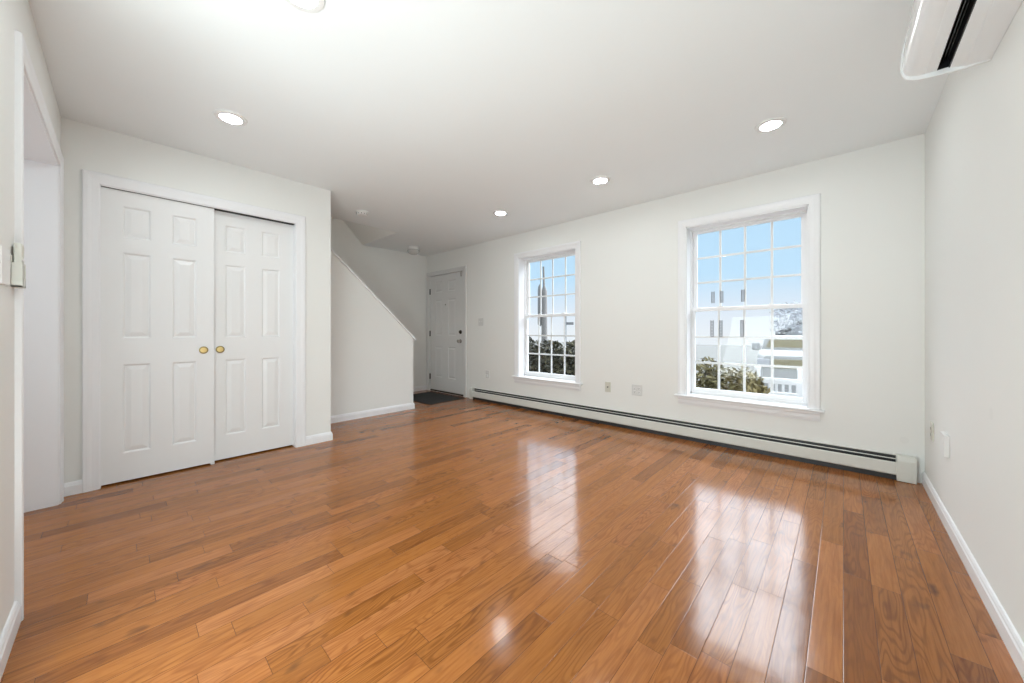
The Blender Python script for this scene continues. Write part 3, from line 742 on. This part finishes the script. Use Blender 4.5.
bush('hedge', (-4.35, 5.9, GZ), [(-5.55, 5.9, 0.35, 0.4, 0.4, 0.48), (-4.95, 5.9, 0.38, 0.42, 0.4, 0.55), (-4.35, 5.9, 0.37, 0.42, 0.4, 0.52), (-3.75, 5.9, 0.36, 0.42, 0.4, 0.53), (-3.2, 5.9, 0.30, 0.40, 0.4, 0.5),
      (-4.9, 5.9, -0.3, 0.9, 0.45, 0.6), (-3.7, 5.9, -0.3, 0.9, 0.45, 0.6)], 15000, 0.072, 'leaf_dark', 'tall dark green hedge filling the far window', 'hedge', stems=14)
# bare grey-leaved tree beyond the driveway
tb = (-1.20, 15.0, GZ)
bush('tree', tb, [(-1.15, 15, 1.75, 0.75, 0.5, 0.32), (-1.65, 15, 1.35, 0.26, 0.3, 0.35), (-1.0, 15, 1.30, 0.5, 0.4, 0.28), (-1.75, 15, 0.75, 0.16, 0.2, 0.35)], 480, 0.085, 'leaf_grey', 'sparse grey tree behind the white car', 'tree', stems=12, bark='pale_bark')

# white picket fence
fe = empty('picket_fence', (0.2, 6.6, GZ)); tag(fe, 'white picket fence outside the larger window at lower right', 'fence')
FX0, FX1 = -0.93 - 0.2, 2.4 - 0.2
MB().box(FX0, FX1, -0.02, 0.02, 0.36 - 0.07 - GZ, 0.375 - GZ).build('rail', M['vinyl'], fe, bevel=0.004)
MB().box(FX0, FX1, -0.02, 0.02, 0.10 - GZ, 0.17 - GZ).build('rail', M['vinyl'], fe, bevel=0.004)
MB().box(FX0, FX1, -0.02, 0.02, 0.02, 0.10).build('rail', M['vinyl'], fe, bevel=0.004)
n = 0
x = FX0 + 0.01
while x < FX1 - 0.03:
    MB().box(x, x + 0.030, -0.012, 0.012, 0.06, 0.33 - GZ).build('picket', M['vinyl'], fe, bevel=0.003)
    x += 0.082; n += 1
for x in (FX0 - 0.04, -0.46 - 0.2, 1.5 - 0.2):
    MB().box(x - 0.03, x + 0.03, -0.03, 0.03, 0.0, 0.50 - GZ).prism([(x - 0.038, -0.038), (x + 0.038, -0.038), (x + 0.038, 0.038), (x - 0.038, 0.038)], 'z', 0.50 - GZ, 0.53 - GZ).build('post', M['vinyl'], fe, bevel=0.003)

# white SUV seen from the front
cr = empty('car', (-0.75, 12.4, GZ), math.radians(4)); tag(cr, 'white parked van facing the window behind the picket fence', 'car')
def section(y, hw_, z0, z1, rr):
    pts = []
    for cx_, cz_, a0 in ((hw_ - rr, z1 - rr, 0), (-hw_ + rr, z1 - rr, 90), (-hw_ + rr, z0 + rr, 180), (hw_ - rr, z0 + rr, 270)):
        for k in range(5):
            a = math.radians(a0 + 22.5 * k); pts.append((cx_ + rr * math.cos(a), y, cz_ + rr * math.sin(a)))
    return pts
bd = MB().rings([section(-2.25, 0.80, 0.38, 1.36, 0.10), section(-2.12, 0.91, 0.30, 1.44, 0.12), section(-1.5, 0.93, 0.28, 1.50, 0.12), section(2.1, 0.93, 0.28, 1.52, 0.12), section(2.3, 0.88, 0.34, 1.45, 0.12)])
bd.build('body', M['car'], cr, smooth=True)
cb_ = MB().rings([section(-1.62, 0.86, 1.44, 1.54, 0.04), section(-1.50, 0.84, 1.44, 1.74, 0.06), section(-1.2, 0.84, 1.44, 1.80, 0.08), section(1.9, 0.82, 1.44, 1.80, 0.08), section(2.15, 0.80, 1.44, 1.55, 0.04)])
cb_.build('cabin', M['car'], cr, smooth=True)
ws = MB().rings([[(-0.78, -1.63, 1.54), (0.78, -1.63, 1.54), (0.70, -1.55, 1.725), (-0.70, -1.55, 1.725)], [(-0.78, -1.55, 1.54), (0.78, -1.55, 1.54), (0.70, -1.46, 1.72), (-0.70, -1.46, 1.72)]])
ws.build('windshield', M['car_glass'], cr)
for s in (-1, 1):
    wd = MB().rings([[(s * 0.865, -1.2, 1.53), (s * 0.865, 1.75, 1.53), (s * 0.855, 1.6, 1.72), (s * 0.855, -1.1, 1.72)], [(s * 0.80, -1.2, 1.53), (s * 0.80, 1.75, 1.53), (s * 0.80, 1.6, 1.72), (s * 0.80, -1.1, 1.72)]])
    wd.build('side_window', M['car_glass'], cr)
    MB().box(s * 0.78 - 0.13, s * 0.78 + 0.13, -2.30, -2.06, 1.09, 1.29).build('headlight', M['siding'], cr, bevel=0.03)
    MB().box(s * 0.99 - 0.09, s * 0.99 + 0.09, -1.50, -1.38, 1.46, 1.64).build('side_mirror', M['car'], cr, bevel=0.03)
    for y in (-1.45, 1.4):
        MB().lathe([(0.20, -0.11), (0.33, -0.11), (0.36, -0.06), (0.36, 0.06), (0.33, 0.11), (0.20, 0.11)], (s * 0.84, y, 0.36), 'x', 24).build('wheel', M['tyre'], cr, smooth=True)
MB().box(-0.64, 0.64, -2.295, -2.10, 1.08, 1.29).build('grille', M['car_glass'], cr, bevel=0.03)
MB().box(-0.86, 0.86, -2.34, -2.10, 0.32, 0.62).build('bumper', M['car'], cr, bevel=0.05)
# neighbouring house: grey gable end and pale roof
hs = empty('house', (1.2, 25.0, GZ)); tag(hs, 'grey neighbouring house with a pale gable roof behind the car', 'house')
def zg(z): return z - GZ
g_ = MB(); g_.prism([(-3.6, 0.0), (4.6, 0.0), (4.6, zg(1.02)), (0.5, zg(3.6)), (-3.6, zg(1.02))], 'y', 0.0, 6.0)
g_.build('wall', M['siding'], hs)
for s in (-1, 1):
    xe, ze, xr_, zr_ = 0.5 + s * 4.5, zg(0.82), 0.5, zg(3.68)
    MB().prism([(xe, ze), (xr_, zr_), (xr_, zr_ + 0.20), (xe, ze + 0.20)], 'y', -0.4, 6.4).build('roof', M['roof'], hs)
MB().box(-3.9, -3.55, -0.2, 6.0, zg(0.98), zg(1.06)).build('gutter', M['vinyl'], hs)
# utility pole with its transformer, beyond the hedge
up_ = empty('utility_pole', (-10.75, 14.0, GZ)); tag(up_, 'grey utility pole carrying a transformer, seen through the far window', 'utility pole')
MB().tube([(0, 0, 0), (0, 0, 3.9), (-0.02, 0, 4.15), (-0.06, 0, 5.10)], [0.16, 0.13, 0.055, 0.045], 14).build('shaft', M['pole'], up_, smooth=True)
MB().lathe([(0.04, 2.2), (0.11, 2.3), (0.11, 3.95), (0.09, 4.12), (0.03, 4.25)], (-0.235, -0.05, 0), 'z', 18).build('transformer', M['can'], up_, smooth=True)
MB().tube([(0, 0, 3.4), (-0.235, -0.05, 3.4)], 0.04, 8).build('bracket', M['can'], up_)
sg = empty('street_sign', (-9.50, 14.0, GZ)); tag(sg, 'small grey street sign on a thin post above the hedge', 'street sign')
MB().tube([(0, 0, 0), (0, 0, 2.75)], 0.03, 8).build('post', M['road_sign'], sg)
MB().box(0.04, 0.42, -0.015, 0.015, 2.24, 2.36).build('blade', M['road_sign'], sg, bevel=0.003)
